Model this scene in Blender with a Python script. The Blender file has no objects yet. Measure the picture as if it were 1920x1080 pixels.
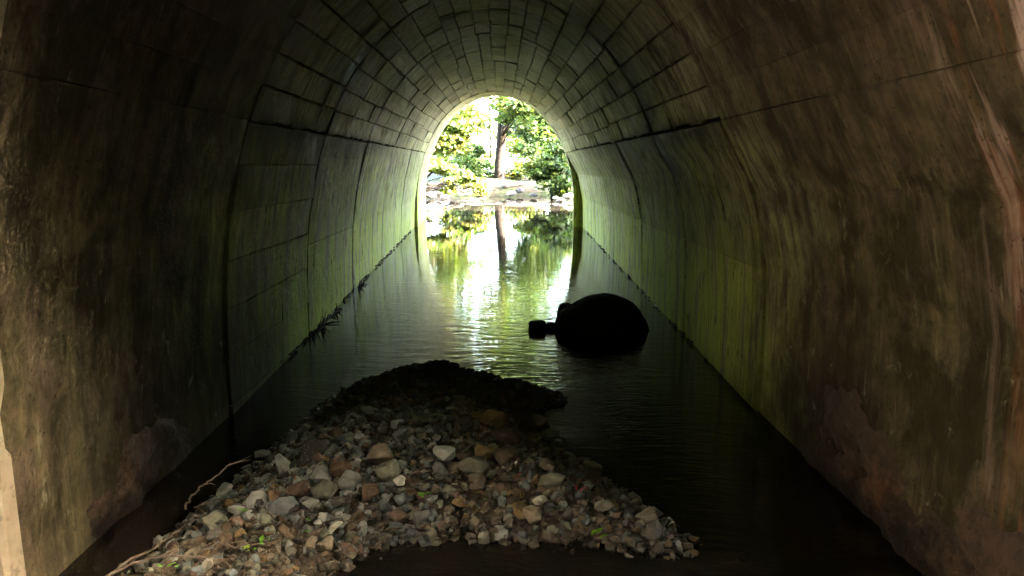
import bpy, bmesh, math, random
import numpy as np
from mathutils import Vector, Matrix, Euler, noise

random.seed(11)
rng = np.random.default_rng(11)
R = math.radians
S = bpy.context.scene
COL = S.collection

# ------------------------------------------------------------------ camera
EYE = Vector((0.0, 0.0, 1.9))
PITCH, YAW, FPX = R(11.39), R(0.95), 1390.0
cam_d = bpy.data.cameras.new('camera')
cam_d.sensor_width = 36.0
cam_d.lens = 36.0 * FPX / 1920.0
cam_d.clip_start, cam_d.clip_end = 0.05, 6000
cam = bpy.data.objects.new('camera', cam_d)
COL.objects.link(cam)
cam.location = EYE
cam.rotation_euler = (R(90) - PITCH, 0, -YAW)
S.camera = cam
# ------------------------------------------------------------------ world and sun
SUN_DIR = Vector((0.72, -0.25, 0.65)).normalized()      # towards the sun
world = bpy.data.worlds.new('World')
S.world = world
world.use_nodes = True
wn = world.node_tree
wn.nodes.clear()
w_out = wn.nodes.new('ShaderNodeOutputWorld')
w_bg = wn.nodes.new('ShaderNodeBackground')
w_sky = wn.nodes.new('ShaderNodeTexSky')
w_sky.sky_type = 'NISHITA'
w_sky.sun_disc = False
w_sky.sun_elevation = math.asin(SUN_DIR.z)
w_sky.sun_rotation = math.atan2(SUN_DIR.x, SUN_DIR.y)
w_sky.air_density = 0.6
w_sky.dust_density = 2.0
w_sky.ozone_density = 1.0
w_bg.inputs['Strength'].default_value = 0.15
w_tint = wn.nodes.new('ShaderNodeMix')          # warm white-balance tint over the whole sky
w_tint.data_type = 'RGBA'; w_tint.blend_type = 'MULTIPLY'
w_tint.inputs[0].default_value = 1.0
w_tint.inputs[7].default_value = (1.0, 0.88, 0.62, 1)
wn.links.new(w_sky.outputs[0], w_tint.inputs[6])
wn.links.new(w_tint.outputs[2], w_bg.inputs[0])
wn.links.new(w_bg.outputs[0], w_out.inputs[0])
sun_d = bpy.data.lights.new('sun', 'SUN')
sun_d.energy = 2.2
sun_d.angle = R(0.5)
sun_d.color = (1.0, 0.95, 0.86)
sun = bpy.data.objects.new('sun', sun_d)
COL.objects.link(sun)
sun.rotation_euler = SUN_DIR.to_track_quat('Z', 'Y').to_euler()
sun.location = (20, -5, 20)
# ------------------------------------------------------------------ exposure and sampling
S.view_settings.view_transform = 'Standard'
S.view_settings.look = 'None'
S.view_settings.gamma = 1.0
S.view_settings.use_curve_mapping = False
S.view_settings.exposure = 7.25
S.render.engine = 'CYCLES'
S.cycles.use_denoising = True
S.cycles.max_bounces = 8
S.cycles.diffuse_bounces = 5
S.cycles.glossy_bounces = 4
S.cycles.transmission_bounces = 4
S.cycles.sample_clamp_indirect = 4.0
S.cycles.caustics_reflective = False
S.cycles.caustics_refractive = False

# ------------------------------------------------------------------ small helpers
_fw = Vector((math.sin(YAW) * math.cos(PITCH), math.cos(YAW) * math.cos(PITCH), -math.sin(PITCH)))
_rt = Vector((math.cos(YAW), -math.sin(YAW), 0))
_up = _rt.cross(_fw)


def at(px, py, y):
    """world point at distance y for a photograph pixel (used to measure positions)"""
    d = _fw + _rt * ((px - 960) / FPX) + _up * ((540 - py) / FPX)
    return EYE + d * (y / d.y)


def on(px, py, z=0.0):
    d = _fw + _rt * ((px - 960) / FPX) + _up * ((540 - py) / FPX)
    return EYE + d * ((z - EYE.z) / d.z)


def tag(o, label=None, cat=None, group=None, kind=None):
    if label: o['label'] = label
    if cat: o['category'] = cat
    if group: o['group'] = group
    if kind: o['kind'] = kind
    return o


def empty(name, loc=(0, 0, 0)):
    o = bpy.data.objects.new(name, None)
    o.location = loc
    o.empty_display_size = 0.1
    COL.objects.link(o)
    return o


def link(name, me, parent=None, loc=None):
    o = bpy.data.objects.new(name, me)
    COL.objects.link(o)
    if parent is not None: o.parent = parent
    if loc is not None: o.location = loc
    return o


def mesh(name, verts, faces, mat=None, smooth=False, uv=None, col=None):
    me = bpy.data.meshes.new(name)
    me.from_pydata([tuple(map(float, v)) for v in verts], [], [tuple(map(int, f)) for f in faces])
    if uv is not None:
        l = me.uv_layers.new(name='UVMap')
        vi = np.empty(len(me.loops), dtype=np.int32)
        me.loops.foreach_get('vertex_index', vi)
        l.data.foreach_set('uv', np.asarray(uv, dtype=np.float32)[vi].ravel())
    if col is not None:
        a = me.color_attributes.new('Col', 'FLOAT_COLOR', 'POINT')
        c = np.ones((len(verts), 4), dtype=np.float32); c[:, :3] = col
        a.data.foreach_set('color', c.ravel())
    if mat: me.materials.append(mat)
    if smooth: me.polygons.foreach_set('use_smooth', [True] * len(me.polygons))
    me.update()
    return me


class NT:
    """tiny node-tree writer"""
    def __init__(s, name):
        s.m = bpy.data.materials.new(name); s.m.use_nodes = True
        s.t = s.m.node_tree; s.t.nodes.clear()
        s.out = s.n('ShaderNodeOutputMaterial')
    def n(s, ty, **kw):
        x = s.t.nodes.new(ty)
        for k, v in kw.items(): setattr(x, k, v)
        return x
    def set(s, sock, v):
        if isinstance(v, bpy.types.NodeSocket): s.t.links.new(v, sock)
        elif isinstance(v, (tuple, list)) and len(v) == 3 and sock.type == 'RGBA': sock.default_value = (*v, 1)
        else: sock.default_value = v
    def math(s, op, a, b=0.0, c=None, clamp=False):
        x = s.n('ShaderNodeMath', operation=op, use_clamp=clamp)
        s.set(x.inputs[0], a); s.set(x.inputs[1], b)
        if c is not None: s.set(x.inputs[2], c)
        return x.outputs[0]
    def vec(s, x, y, z=0.0):
        c = s.n('ShaderNodeCombineXYZ')
        s.set(c.inputs[0], x); s.set(c.inputs[1], y); s.set(c.inputs[2], z)
        return c.outputs[0]
    def noise(s, v, scale=1.0, detail=4.0, rough=0.55, dist=0.0):
        x = s.n('ShaderNodeTexNoise'); s.set(x.inputs['Vector'], v)
        s.set(x.inputs['Scale'], scale); s.set(x.inputs['Detail'], detail)
        s.set(x.inputs['Roughness'], rough); s.set(x.inputs['Distortion'], dist)
        return x.outputs['Fac']
    def ramp(s, v, a, b, lo=0.0, hi=1.0, smooth=True):
        x = s.n('ShaderNodeMapRange', interpolation_type='SMOOTHSTEP' if smooth else 'LINEAR')
        s.set(x.inputs[0], v)
        for i, q in enumerate((a, b, lo, hi)): s.set(x.inputs[i + 1], q)
        return x.outputs[0]
    def mix(s, f, a, b, blend='MIX'):
        x = s.n('ShaderNodeMix', data_type='RGBA', blend_type=blend)
        s.set(x.inputs[0], f); s.set(x.inputs[6], a); s.set(x.inputs[7], b)
        return x.outputs[2]
    def bsdf(s, col, rough=0.7, spec=0.5, normal=None, **kw):
        x = s.n('ShaderNodeBsdfPrincipled')
        s.set(x.inputs['Base Color'], col); s.set(x.inputs['Roughness'], rough)
        s.set(x.inputs['Specular IOR Level'], spec)
        for k, v in kw.items(): s.set(x.inputs[k], v)
        if normal is not None: s.t.links.new(normal, x.inputs['Normal'])
        return x
    def bump(s, h, strength=0.5, dist=0.01, normal=None):
        x = s.n('ShaderNodeBump'); s.set(x.inputs['Height'], h)
        x.inputs['Strength'].default_value = strength; x.inputs['Distance'].default_value = dist
        if normal is not None: s.t.links.new(normal, x.inputs['Normal'])
        return x.outputs[0]
    def done(s, sh):
        s.t.links.new(sh if isinstance(sh, bpy.types.NodeSocket) else sh.outputs[0], s.out.inputs['Surface'])
        return s.m


# ------------------------------------------------------------------ materials
def concrete_material(name='aged_concrete', panel=True):
    g = NT(name)
    uv = g.n('ShaderNodeUVMap', uv_map='UVMap').outputs[0]
    sp = g.n('ShaderNodeSeparateXYZ'); g.t.links.new(uv, sp.inputs[0])
    s_, t_ = sp.outputs[0], sp.outputs[1]           # s: metres round the arch from the crown, t: metres along the tunnel
    a_ = g.math('ABSOLUTE', s_)
    rnd = g.n('ShaderNodeObjectInfo').outputs['Random']
    # run-off streaks follow the arch
    st1 = g.noise(g.vec(g.math('MULTIPLY', s_, 1.1), g.math('MULTIPLY', t_, 7.0)), 1.0, 5, 0.6, 0.2)
    st2 = g.noise(g.vec(g.math('MULTIPLY', s_, 2.6), g.math('MULTIPLY', t_, 22.0), 3.1), 1.0, 4, 0.6)
    st3 = g.noise(g.vec(g.math('MULTIPLY', s_, 0.35), g.math('MULTIPLY', t_, 3.2), 8.1), 1.0, 3, 0.5)
    bl = g.noise(g.vec(s_, t_, 1.7), 2.3, 6, 0.62)
    fine = g.noise(g.vec(s_, t_, 4.2), 38.0, 5, 0.65)
    mid = g.noise(g.vec(s_, t_, 7.2), 9.0, 5, 0.6)
    # concrete body colour: grey-tan far, brown near
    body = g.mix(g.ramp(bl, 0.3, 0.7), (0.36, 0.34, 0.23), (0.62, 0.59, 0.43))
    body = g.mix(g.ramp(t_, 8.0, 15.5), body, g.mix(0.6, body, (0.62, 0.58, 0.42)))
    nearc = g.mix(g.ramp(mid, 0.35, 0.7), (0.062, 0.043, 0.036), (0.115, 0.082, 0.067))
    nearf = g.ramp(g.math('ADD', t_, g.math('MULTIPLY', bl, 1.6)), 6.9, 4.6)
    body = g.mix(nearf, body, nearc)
    # algae: strong on the walls, thin in the vault
    wall = g.ramp(a_, 1.5, 2.7)
    alg = g.math('MULTIPLY', g.ramp(g.math('ADD', g.math('MULTIPLY', st1, 0.6), g.math('MULTIPLY', bl, 0.4)), 0.32, 0.62),
                 g.math('ADD', 0.30, g.math('MULTIPLY', wall, 0.70)))
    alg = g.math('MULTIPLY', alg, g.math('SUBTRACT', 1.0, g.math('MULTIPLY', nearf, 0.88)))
    green = g.mix(g.ramp(st2, 0.3, 0.7), (0.20, 0.25, 0.06), (0.42, 0.50, 0.13))
    c = g.mix(alg, body, green)
    # lower algae band, brightened to paint in the light caught above the water
    low = g.math('MULTIPLY', g.ramp(a_, 2.5, 3.7), g.math('SUBTRACT', 1.0, nearf))
    c = g.mix(g.math('MULTIPLY', low, g.ramp(st1, 0.3, 0.6)), c, (0.46, 0.56, 0.11))
    # dark run streaks
    d1 = g.ramp(st1, 0.55, 0.40, 1.0, 0.0)
    calm = g.math('MULTIPLY', g.math('SUBTRACT', 1.0, g.math('MULTIPLY', nearf, 0.65)), g.math('MULTIPLY', g.math('SUBTRACT', 1.0, g.math('MULTIPLY', low, 0.45)), g.ramp(a_, 0.5, 1.7, 0.5, 1.0)))
    blot = g.noise(g.vec(g.math('MULTIPLY', s_, 1.0), g.math('MULTIPLY', t_, 1.6), 12.0), 1.6, 6, 0.65, 0.4)
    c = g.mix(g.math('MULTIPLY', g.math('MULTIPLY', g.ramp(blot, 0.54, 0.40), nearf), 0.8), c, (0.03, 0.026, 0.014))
    dark = g.math('MULTIPLY', g.ramp(st1, 0.48, 0.36), 0.5)
    c = g.mix(g.math('MULTIPLY', dark, calm), c, (0.022, 0.02, 0.012))
    c = g.mix(g.math('MULTIPLY', g.ramp(st2, 0.52, 0.33), g.math('MULTIPLY', calm, 0.5)), c, (0.03, 0.027, 0.016))
    c = g.mix(g.math('MULTIPLY', g.ramp(st3, 0.45, 0.34), 0.4), c, (0.03, 0.027, 0.018))
    st4 = g.noise(g.vec(g.math('MULTIPLY', s_, 1.4), g.math('MULTIPLY', t_, 60.0), 33.0), 1.0, 3, 0.6)
    c = g.mix(g.math('MULTIPLY', g.ramp(st4, 0.43, 0.33), g.math('MULTIPLY', calm, 0.85)), c, (0.02, 0.018, 0.01))
    base_shade = g.math('MULTIPLY', g.math('MULTIPLY', g.ramp(g.math('ADD', a_, g.math('MULTIPLY', g.math('SUBTRACT', bl, 0.5), 1.4)), 2.9, 3.9), nearf), g.ramp(t_, 2.9, 4.0))  # shade at the unlit foot of the near walls, painted into the colour
    left_shade = g.math('MULTIPLY', g.math('MULTIPLY', g.ramp(g.math('ADD', a_, g.math('MULTIPLY', g.math('SUBTRACT', st3, 0.5), 1.6)), 2.7, 3.8), g.ramp(g.math('ADD', t_, g.math('MULTIPLY', bl, 1.2)), 8.0, 6.3)), g.math('MULTIPLY', g.math('LESS_THAN', s_, 0.0), g.ramp(t_, 3.0, 4.2)))  # the same painted shade, carried further in along the left wall
    c = g.mix(g.math('MULTIPLY', g.math('MAXIMUM', base_shade, left_shade), 0.88), c, (0.016, 0.013, 0.011))
    lime = g.math('MULTIPLY', g.ramp(a_, 0.16, 0.0), g.ramp(g.noise(g.vec(g.math('MULTIPLY', s_, 9.0), g.math('MULTIPLY', t_, 2.2), 41.0), 1.0, 5, 0.7), 0.5, 0.62))
    c = g.mix(g.math('MULTIPLY', lime, 0.7), c, (0.70, 0.68, 0.60))
    st5 = g.noise(g.vec(g.math('MULTIPLY', s_, 3.4), g.math('MULTIPLY', t_, 15.0), 53.0), 1.0, 4, 0.65, 0.5)
    c = g.mix(g.math('MULTIPLY', g.math('MULTIPLY', g.ramp(st5, 0.40, 0.33), g.ramp(a_, 1.9, 2.4, 0.3, 1.0)), g.math('SUBTRACT', 0.9, g.math('MULTIPLY', nearf, 0.75))), c, (0.014, 0.013, 0.009))
    # pale lime runs
    c = g.mix(g.math('MULTIPLY', g.ramp(st2, 0.62, 0.75), g.math('MULTIPLY', calm, 0.35)), c, (0.50, 0.48, 0.38))
    # wet soot hanging below the rough joint and beside the ring joints
    jn = None
    for tj, wd, w in ((7.05, 0.42, 1.15), (9.32, 0.13, 0.8), (11.67, 0.12, 0.7), (4.95, 0.12, 0.4), (14.0, 0.08, 0.5)):
        dd = g.math('ABSOLUTE', g.math('SUBTRACT', t_, tj))
        q = g.math('MULTIPLY', g.ramp(g.math('ADD', dd, g.math('MULTIPLY', g.math('SUBTRACT', bl, 0.5), wd * 3.0)), wd, 0.0), w)
        jn = q if jn is None else g.math('MAXIMUM', jn, q)
    jn = g.math('MULTIPLY', jn, g.ramp(a_, 0.4, 1.3, 0.25, 1.0))
    jn = g.math('MULTIPLY', jn, g.ramp(a_, 2.9, 2.2, 0.25, 1.0))
    ck = g.math('SUBTRACT', a_, 2.12)
    below = g.math('MULTIPLY', g.ramp(ck, -0.12, 0.02), g.ramp(g.math('SUBTRACT', ck, g.math('MULTIPLY', st3, 0.8)), -0.08, -0.42))
    below = g.math('MULTIPLY', below, g.ramp(t_, 14.0, 9.0))
    below = g.math('MULTIPLY', below, g.math('SUBTRACT', 1.0, g.math('MULTIPLY', nearf, 0.9)))
    c = g.mix(g.math('MULTIPLY', g.math('MAXIMUM', jn, below), 0.92), c, (0.012, 0.011, 0.008))
    # rust and pink scale near the mouth
    rust = g.math('MULTIPLY', g.ramp(t_, 2.75, 2.1), g.ramp(g.noise(g.vec(g.math('MULTIPLY', s_, 0.7), g.math('MULTIPLY', t_, 6.0), 5.5), 1.0, 4, 0.6), 0.48, 0.62))
    c = g.mix(rust, c, (0.42, 0.15, 0.07))
    scale_ = g.math('MULTIPLY', g.ramp(t_, 2.9, 2.1), g.ramp(g.noise(g.vec(g.math('MULTIPLY', s_, 0.9), g.math('MULTIPLY', t_, 9.0), 9.5), 1.0, 4, 0.6), 0.52, 0.66))
    c = g.mix(scale_, c, (0.50, 0.38, 0.34))
    c = g.mix(g.math('MULTIPLY', g.ramp(fine, 0.42, 0.3), 0.7), c, (0.02, 0.018, 0.012))
    # black crust in broken patches, and bright spalls where it has flaked away
    cr = g.noise(g.vec(g.math('MULTIPLY', s_, 4.5), g.math('MULTIPLY', t_, 7.5), 21.0), 1.0, 7, 0.7, 0.6)
    c = g.mix(g.math('MULTIPLY', g.math('MULTIPLY', g.ramp(cr, 0.52, 0.40), g.math('SUBTRACT', 1.0, low)), g.math('MULTIPLY', calm, 0.62)), c, (0.035, 0.032, 0.02))
    c = g.mix(g.math('MULTIPLY', g.ramp(cr, 0.60, 0.70), g.math('MULTIPLY', calm, 0.45)), c, (0.62, 0.60, 0.46))
    if panel:
        k = g.ramp(rnd, 0.0, 1.0, 0.82, 1.26, False)
        hs = g.n('ShaderNodeHueSaturation'); g.set(hs.inputs['Color'], c); g.set(hs.inputs['Value'], k)
        c = hs.outputs[0]
    h = g.math('ADD', g.math('MULTIPLY', st2, 0.4), g.math('ADD', g.math('MULTIPLY', fine, 0.5), g.math('MULTIPLY', mid, 0.9)))
    nrm = g.bump(h, 1.0, 0.014)
    rough = g.ramp(bl, 0.3, 0.7, 0.6, 0.85)
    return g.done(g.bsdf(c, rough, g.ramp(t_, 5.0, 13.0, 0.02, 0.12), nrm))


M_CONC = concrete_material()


def simple_noise_mat(name, a, b, scale=6.0, rough=0.8, bump=0.5, dist=0.02, spec=0.4, obj=False, detail=5):
    g = NT(name)
    v = g.n('ShaderNodeTexCoord').outputs['Object'] if obj else g.n('ShaderNodeNewGeometry').outputs['Position']
    n1 = g.noise(v, scale, detail, 0.6); n2 = g.noise(v, scale * 6, 4, 0.6)
    c = g.mix(g.ramp(n1, 0.3, 0.7), a, b)
    c = g.mix(g.math('MULTIPLY', g.ramp(n2, 0.5, 0.3), 0.6), c, tuple(x * 0.35 for x in a))
    return g.done(g.bsdf(c, rough, spec, g.bump(g.math('ADD', n1, g.math('MULTIPLY', n2, 0.4)), bump, dist)))


M_SHELL = simple_noise_mat('joint_dirt', (0.008, 0.007, 0.005), (0.02, 0.018, 0.012), 5, 0.95, 0.4, 0.02, 0.02)
def footing_material():
    g = NT('spalled_footing')
    p = g.n('ShaderNodeNewGeometry').outputs['Position']
    sp = g.n('ShaderNodeSeparateXYZ'); g.t.links.new(p, sp.inputs[0])
    n1 = g.noise(p, 4.5, 8, 0.65); n2 = g.noise(p, 26, 5, 0.6)
    uvs = g.n('ShaderNodeSeparateXYZ'); g.t.links.new(g.n('ShaderNodeUVMap', uv_map='UVMap').outputs[0], uvs.inputs[0])
    c = g.mix(g.ramp(n1, 0.40, 0.62), (0.030, 0.021, 0.017), (0.12, 0.078, 0.055))
    c = g.mix(g.math('MULTIPLY', g.ramp(n2, 0.5, 0.3), 0.6), c, (0.018, 0.013, 0.010))
    c = g.mix(g.math('MULTIPLY', g.ramp(g.noise(g.vec(sp.outputs[1], sp.outputs[2], 4.0), 1.6, 5), 0.54, 0.70), g.math('MULTIPLY', g.math('GREATER_THAN', sp.outputs[0], 0.0), 0.7)), c, (0.15, 0.055, 0.03))
    top = g.ramp(g.math('ADD', uvs.outputs[0], g.math('MULTIPLY', g.math('SUBTRACT', n1, 0.5), 0.9)), 0.05, 0.42, 1.0, 0.0)
    c = g.mix(g.math('MULTIPLY', top, 0.85), c, g.mix(n2, (0.066, 0.046, 0.039), (0.115, 0.083, 0.068)))
    wet = g.math('MAXIMUM', g.ramp(g.math('ADD', sp.outputs[2], g.math('MULTIPLY', n1, 0.25)), 0.32, 0.16), g.ramp(g.math('ADD', sp.outputs[1], g.math('MULTIPLY', n1, 1.0)), 3.9, 4.7))  # wet at the waterline, plus painted shade towards the inner end
    c = g.mix(g.math('MULTIPLY', wet, 0.85), c, (0.014, 0.011, 0.010))
    return g.done(g.bsdf(c, 0.8, 0.15, g.bump(g.math('ADD', n1, g.math('MULTIPLY', n2, 0.4)), 1.0, 0.05)))


M_FOOT = footing_material()
M_HEAD = simple_noise_mat('portal_concrete', (0.20, 0.16, 0.11), (0.36, 0.31, 0.24), 3, 0.8, 0.6, 0.02)
M_SOIL = simple_noise_mat('dark_silt', (0.03, 0.022, 0.016), (0.075, 0.055, 0.04), 9, 0.8, 0.8, 0.03)
M_BARK = simple_noise_mat('bark', (0.016, 0.012, 0.010), (0.045, 0.036, 0.03), 12, 0.95, 0.8, 0.02, 0.1)
M_TWIG = simple_noise_mat('dead_twig', (0.10, 0.075, 0.062), (0.20, 0.155, 0.13), 30, 0.8, 0.4, 0.003)
M_TWIGD = simple_noise_mat('dark_twig', (0.03, 0.022, 0.015), (0.08, 0.06, 0.04), 30, 0.8, 0.4, 0.003)
M_LOG = simple_noise_mat('driftwood', (0.04, 0.035, 0.03), (0.14, 0.125, 0.11), 8, 0.85, 0.7, 0.02)
M_BLACKROCK = simple_noise_mat('black_rock', (0.010, 0.010, 0.012), (0.028, 0.026, 0.026), 6, 0.9, 0.7, 0.02, 0.2)
M_PALEROCK = simple_noise_mat('pale_rock', (0.10, 0.095, 0.095), (0.30, 0.29, 0.285), 4, 0.8, 0.7, 0.03)
M_GREYROCK = simple_noise_mat('grey_rock', (0.05, 0.047, 0.05), (0.16, 0.155, 0.155), 3, 0.8, 0.7, 0.03)


def ground_material():
    g = NT('ground_soil')
    p = g.n('ShaderNodeNewGeometry').outputs['Position']
    sp = g.n('ShaderNodeSeparateXYZ'); g.t.links.new(p, sp.inputs[0])
    n1 = g.noise(p, 0.9, 5); n2 = g.noise(p, 7, 5)
    leaf = g.mix(g.ramp(n2, 0.35, 0.65), (0.013, 0.010, 0.009), (0.036, 0.029, 0.023))
    moss = g.mix(g.ramp(n2, 0.35, 0.65), (0.012, 0.02, 0.008), (0.03, 0.045, 0.015))
    c = g.mix(g.ramp(n1, 0.45, 0.6), leaf, moss)
    sand = g.mix(g.ramp(n2, 0.3, 0.7), (0.25, 0.23, 0.18), (0.42, 0.39, 0.32))
    c = g.mix(g.ramp(g.math('ADD', sp.outputs[1], g.math('MULTIPLY', n1, 6)), 33.0, 38.0), c, sand)
    return g.done(g.bsdf(c, 0.9, 0.3, g.bump(g.math('ADD', n1, n2), 0.8, 0.05)))


M_GROUND = ground_material()


def water_material():
    g = NT('stream_water')
    p = g.n('ShaderNodeNewGeometry').outputs['Position']
    sp = g.n('ShaderNodeSeparateXYZ'); g.t.links.new(p, sp.inputs[0])
    x, y = sp.outputs[0], sp.outputs[1]
    # wavelets lie across the stream; they are liveliest by the gravel and die out towards the far pool
    wob = g.noise(g.vec(x, y, 0.3), 1.1, 2, 0.5)
    yy = g.math('ADD', g.math('MULTIPLY', y, 1.0), g.math('ADD', g.math('MULTIPLY', x, 0.10), g.math('MULTIPLY', wob, 0.35)))
    r1 = g.noise(g.vec(g.math('MULTIPLY', x, 2.6), g.math('MULTIPLY', yy, 10.0)), 1.0, 3, 0.55, 0.3)
    r2 = g.noise(g.vec(g.math('MULTIPLY', x, 7.0), g.math('MULTIPLY', yy, 34.0), 2.0), 1.0, 2, 0.5)
    amp = g.ramp(y, 14.0, 5.5, 0.06, 0.85, False)
    near = g.ramp(y, 9.0, 4.5, 0.0, 1.6)
    h = g.math('MULTIPLY', g.math('ADD', r1, g.math('MULTIPLY', r2, g.math('MULTIPLY', near, 0.45))), amp)
    nrm = g.bump(h, 0.55, 0.012)
    mud = g.mix(g.ramp(g.noise(p, 3.0, 4), 0.35, 0.7), (0.004, 0.004, 0.004), (0.018, 0.014, 0.010))
    b = g.bsdf(mud, 0.02, 0.5, nrm); b.inputs['IOR'].default_value = 1.42
    return g.done(b)


M_WATER = water_material()


def stone_material(name, use_obj):
    g = NT(name)
    geo = g.n('ShaderNodeNewGeometry')
    p = geo.outputs['Position']
    sp = g.n('ShaderNodeSeparateXYZ'); g.t.links.new(p, sp.inputs[0])
    if use_obj:
        base = g.n('ShaderNodeObjectInfo').outputs['Color']
    else:
        base = g.n('ShaderNodeVertexColor', layer_name='Col').outputs[0]
    n1 = g.noise(p, 24, 5, 0.6); n2 = g.noise(p, 90, 4, 0.6)
    c = g.mix(g.math('MULTIPLY', g.ramp(n1, 0.35, 0.65), 0.55), base, g.mix(0.55, base, (0.03, 0.022, 0.015)))
    c = g.mix(g.math('MULTIPLY', g.ramp(n2, 0.55, 0.75), 0.35), c, (0.5, 0.47, 0.42))
    wet = g.ramp(g.math('ADD', sp.outputs[2], g.math('MULTIPLY', n1, 0.02)), 0.060, 0.030)
    c = g.mix(g.math('MULTIPLY', wet, 0.6), c, g.mix(0.75, c, (0.01, 0.008, 0.006)))
    return g.done(g.bsdf(c, g.ramp(wet, 0, 1, 0.8, 0.3), 0.3, g.bump(g.math('ADD', n1, g.math('MULTIPLY', n2, 0.5)), 0.6, 0.006)))


M_STONE = stone_material('loose_stone', True)
M_GRAVEL = stone_material('gravel_fill', False)


def leaf_material(name='leaf'):
    g = NT(name)
    c = g.n('ShaderNodeVertexColor', layer_name='Col').outputs[0]
    d = g.bsdf(c, 0.5, 0.4)
    t = g.n('ShaderNodeBsdfTranslucent')
    hs = g.n('ShaderNodeHueSaturation'); g.set(hs.inputs['Color'], c)
    hs.inputs['Hue'].default_value = 0.485; hs.inputs['Saturation'].default_value = 1.15; hs.inputs['Value'].default_value = 1.5
    g.set(t.inputs[0], hs.outputs[0])
    mx = g.n('ShaderNodeMixShader'); mx.inputs[0].default_value = 0.45
    g.t.links.new(d.outputs[0], mx.inputs[1]); g.t.links.new(t.outputs[0], mx.inputs[2])
    return g.done(mx)


M_LEAF = leaf_material()

# ================================================================== THE TUNNEL
TA = math.tan(R(2.08))                       # the pipe falls away from the eye, the water does not
AX, BX, XC, WC = 1.72, 2.38, -0.09, -0.80
def _table(wide):
    """cross-section of the lining from the left base over the crown to the right base; the walls under the rough joint bow outwards"""
    up = [(AX * math.cos(math.pi * k / 720), BX * math.sin(math.pi * k / 720)) for k in range(721)]
    if wide:
        w0 = 0.955
        up = [p for p in up if p[1] > w0]
        rw = [(1.90, -1.9), (1.905, -1.2), (1.905, -0.6), (1.90, -0.2), (1.885, 0.1), (1.85, 0.36), (1.79, 0.58), (1.72, 0.76), (1.64, 0.89)]
        lw = [(-1.60, 0.89), (-1.635, 0.74), (-1.68, 0.54), (-1.725, 0.30), (-1.755, 0.05), (-1.775, -0.25), (-1.785, -0.7), (-1.785, -1.3), (-1.78, -1.9)]
    else:
        rw = [(AX, -1.9), (AX, -1.0)]; lw = [(-AX, -1.0), (-AX, -1.9)]
    a = np.array((rw + up + lw)[::-1])
    seg = np.hypot(*np.diff(a, axis=0).T)
    ln = np.concatenate([[0], np.cumsum(seg)])
    return a, ln - ln[np.argmax(a[:, 1])]


TAB = {True: _table(True), False: _table(False)}
S_END = 5.0
HALF = {-1: 1.785, 1: 1.905}                 # half-width at the waterline, left and right of the axis


def prof(s, wide=True):
    a, sv = TAB[wide]
    return np.interp(s, sv, a[:, 0]), np.interp(s, sv, a[:, 1])


def flare(t, s=9.0):                         # the mouth section is a little wider
    return 0.0 if t > 4.95 else 0.02 * min(1, max(0.1, (abs(s) - 1.6) / 1.2)) + 0.035 * (4.95 - t)


def P3(s, t, off=0.0):
    """point on the lining: s round the arch, t along it, off outwards"""
    wide = t < 16.25
    x, w = prof(s, wide)
    x2, w2 = prof(min(s + 0.02, 4.9), wide); x1, w1 = prof(max(s - 0.02, -4.9), wide)
    tx, tw = x2 - x1, w2 - w1
    L = math.hypot(tx, tw) or 1
    nx, nw = -tw / L, tx / L                 # outward normal (left side first => outward)
    o = off + flare(t, s)
    return (XC + x + nx * o, t, EYE.z - TA * t + WC + w + nw * o)


def near_t(s):
    x, w = prof(s); return 2.42 - 0.19 * x - 0.12 * max(0.0, w)
def far_t(s):
    x, w = prof(s, False); return 17.25 - 0.50 * x


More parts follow.
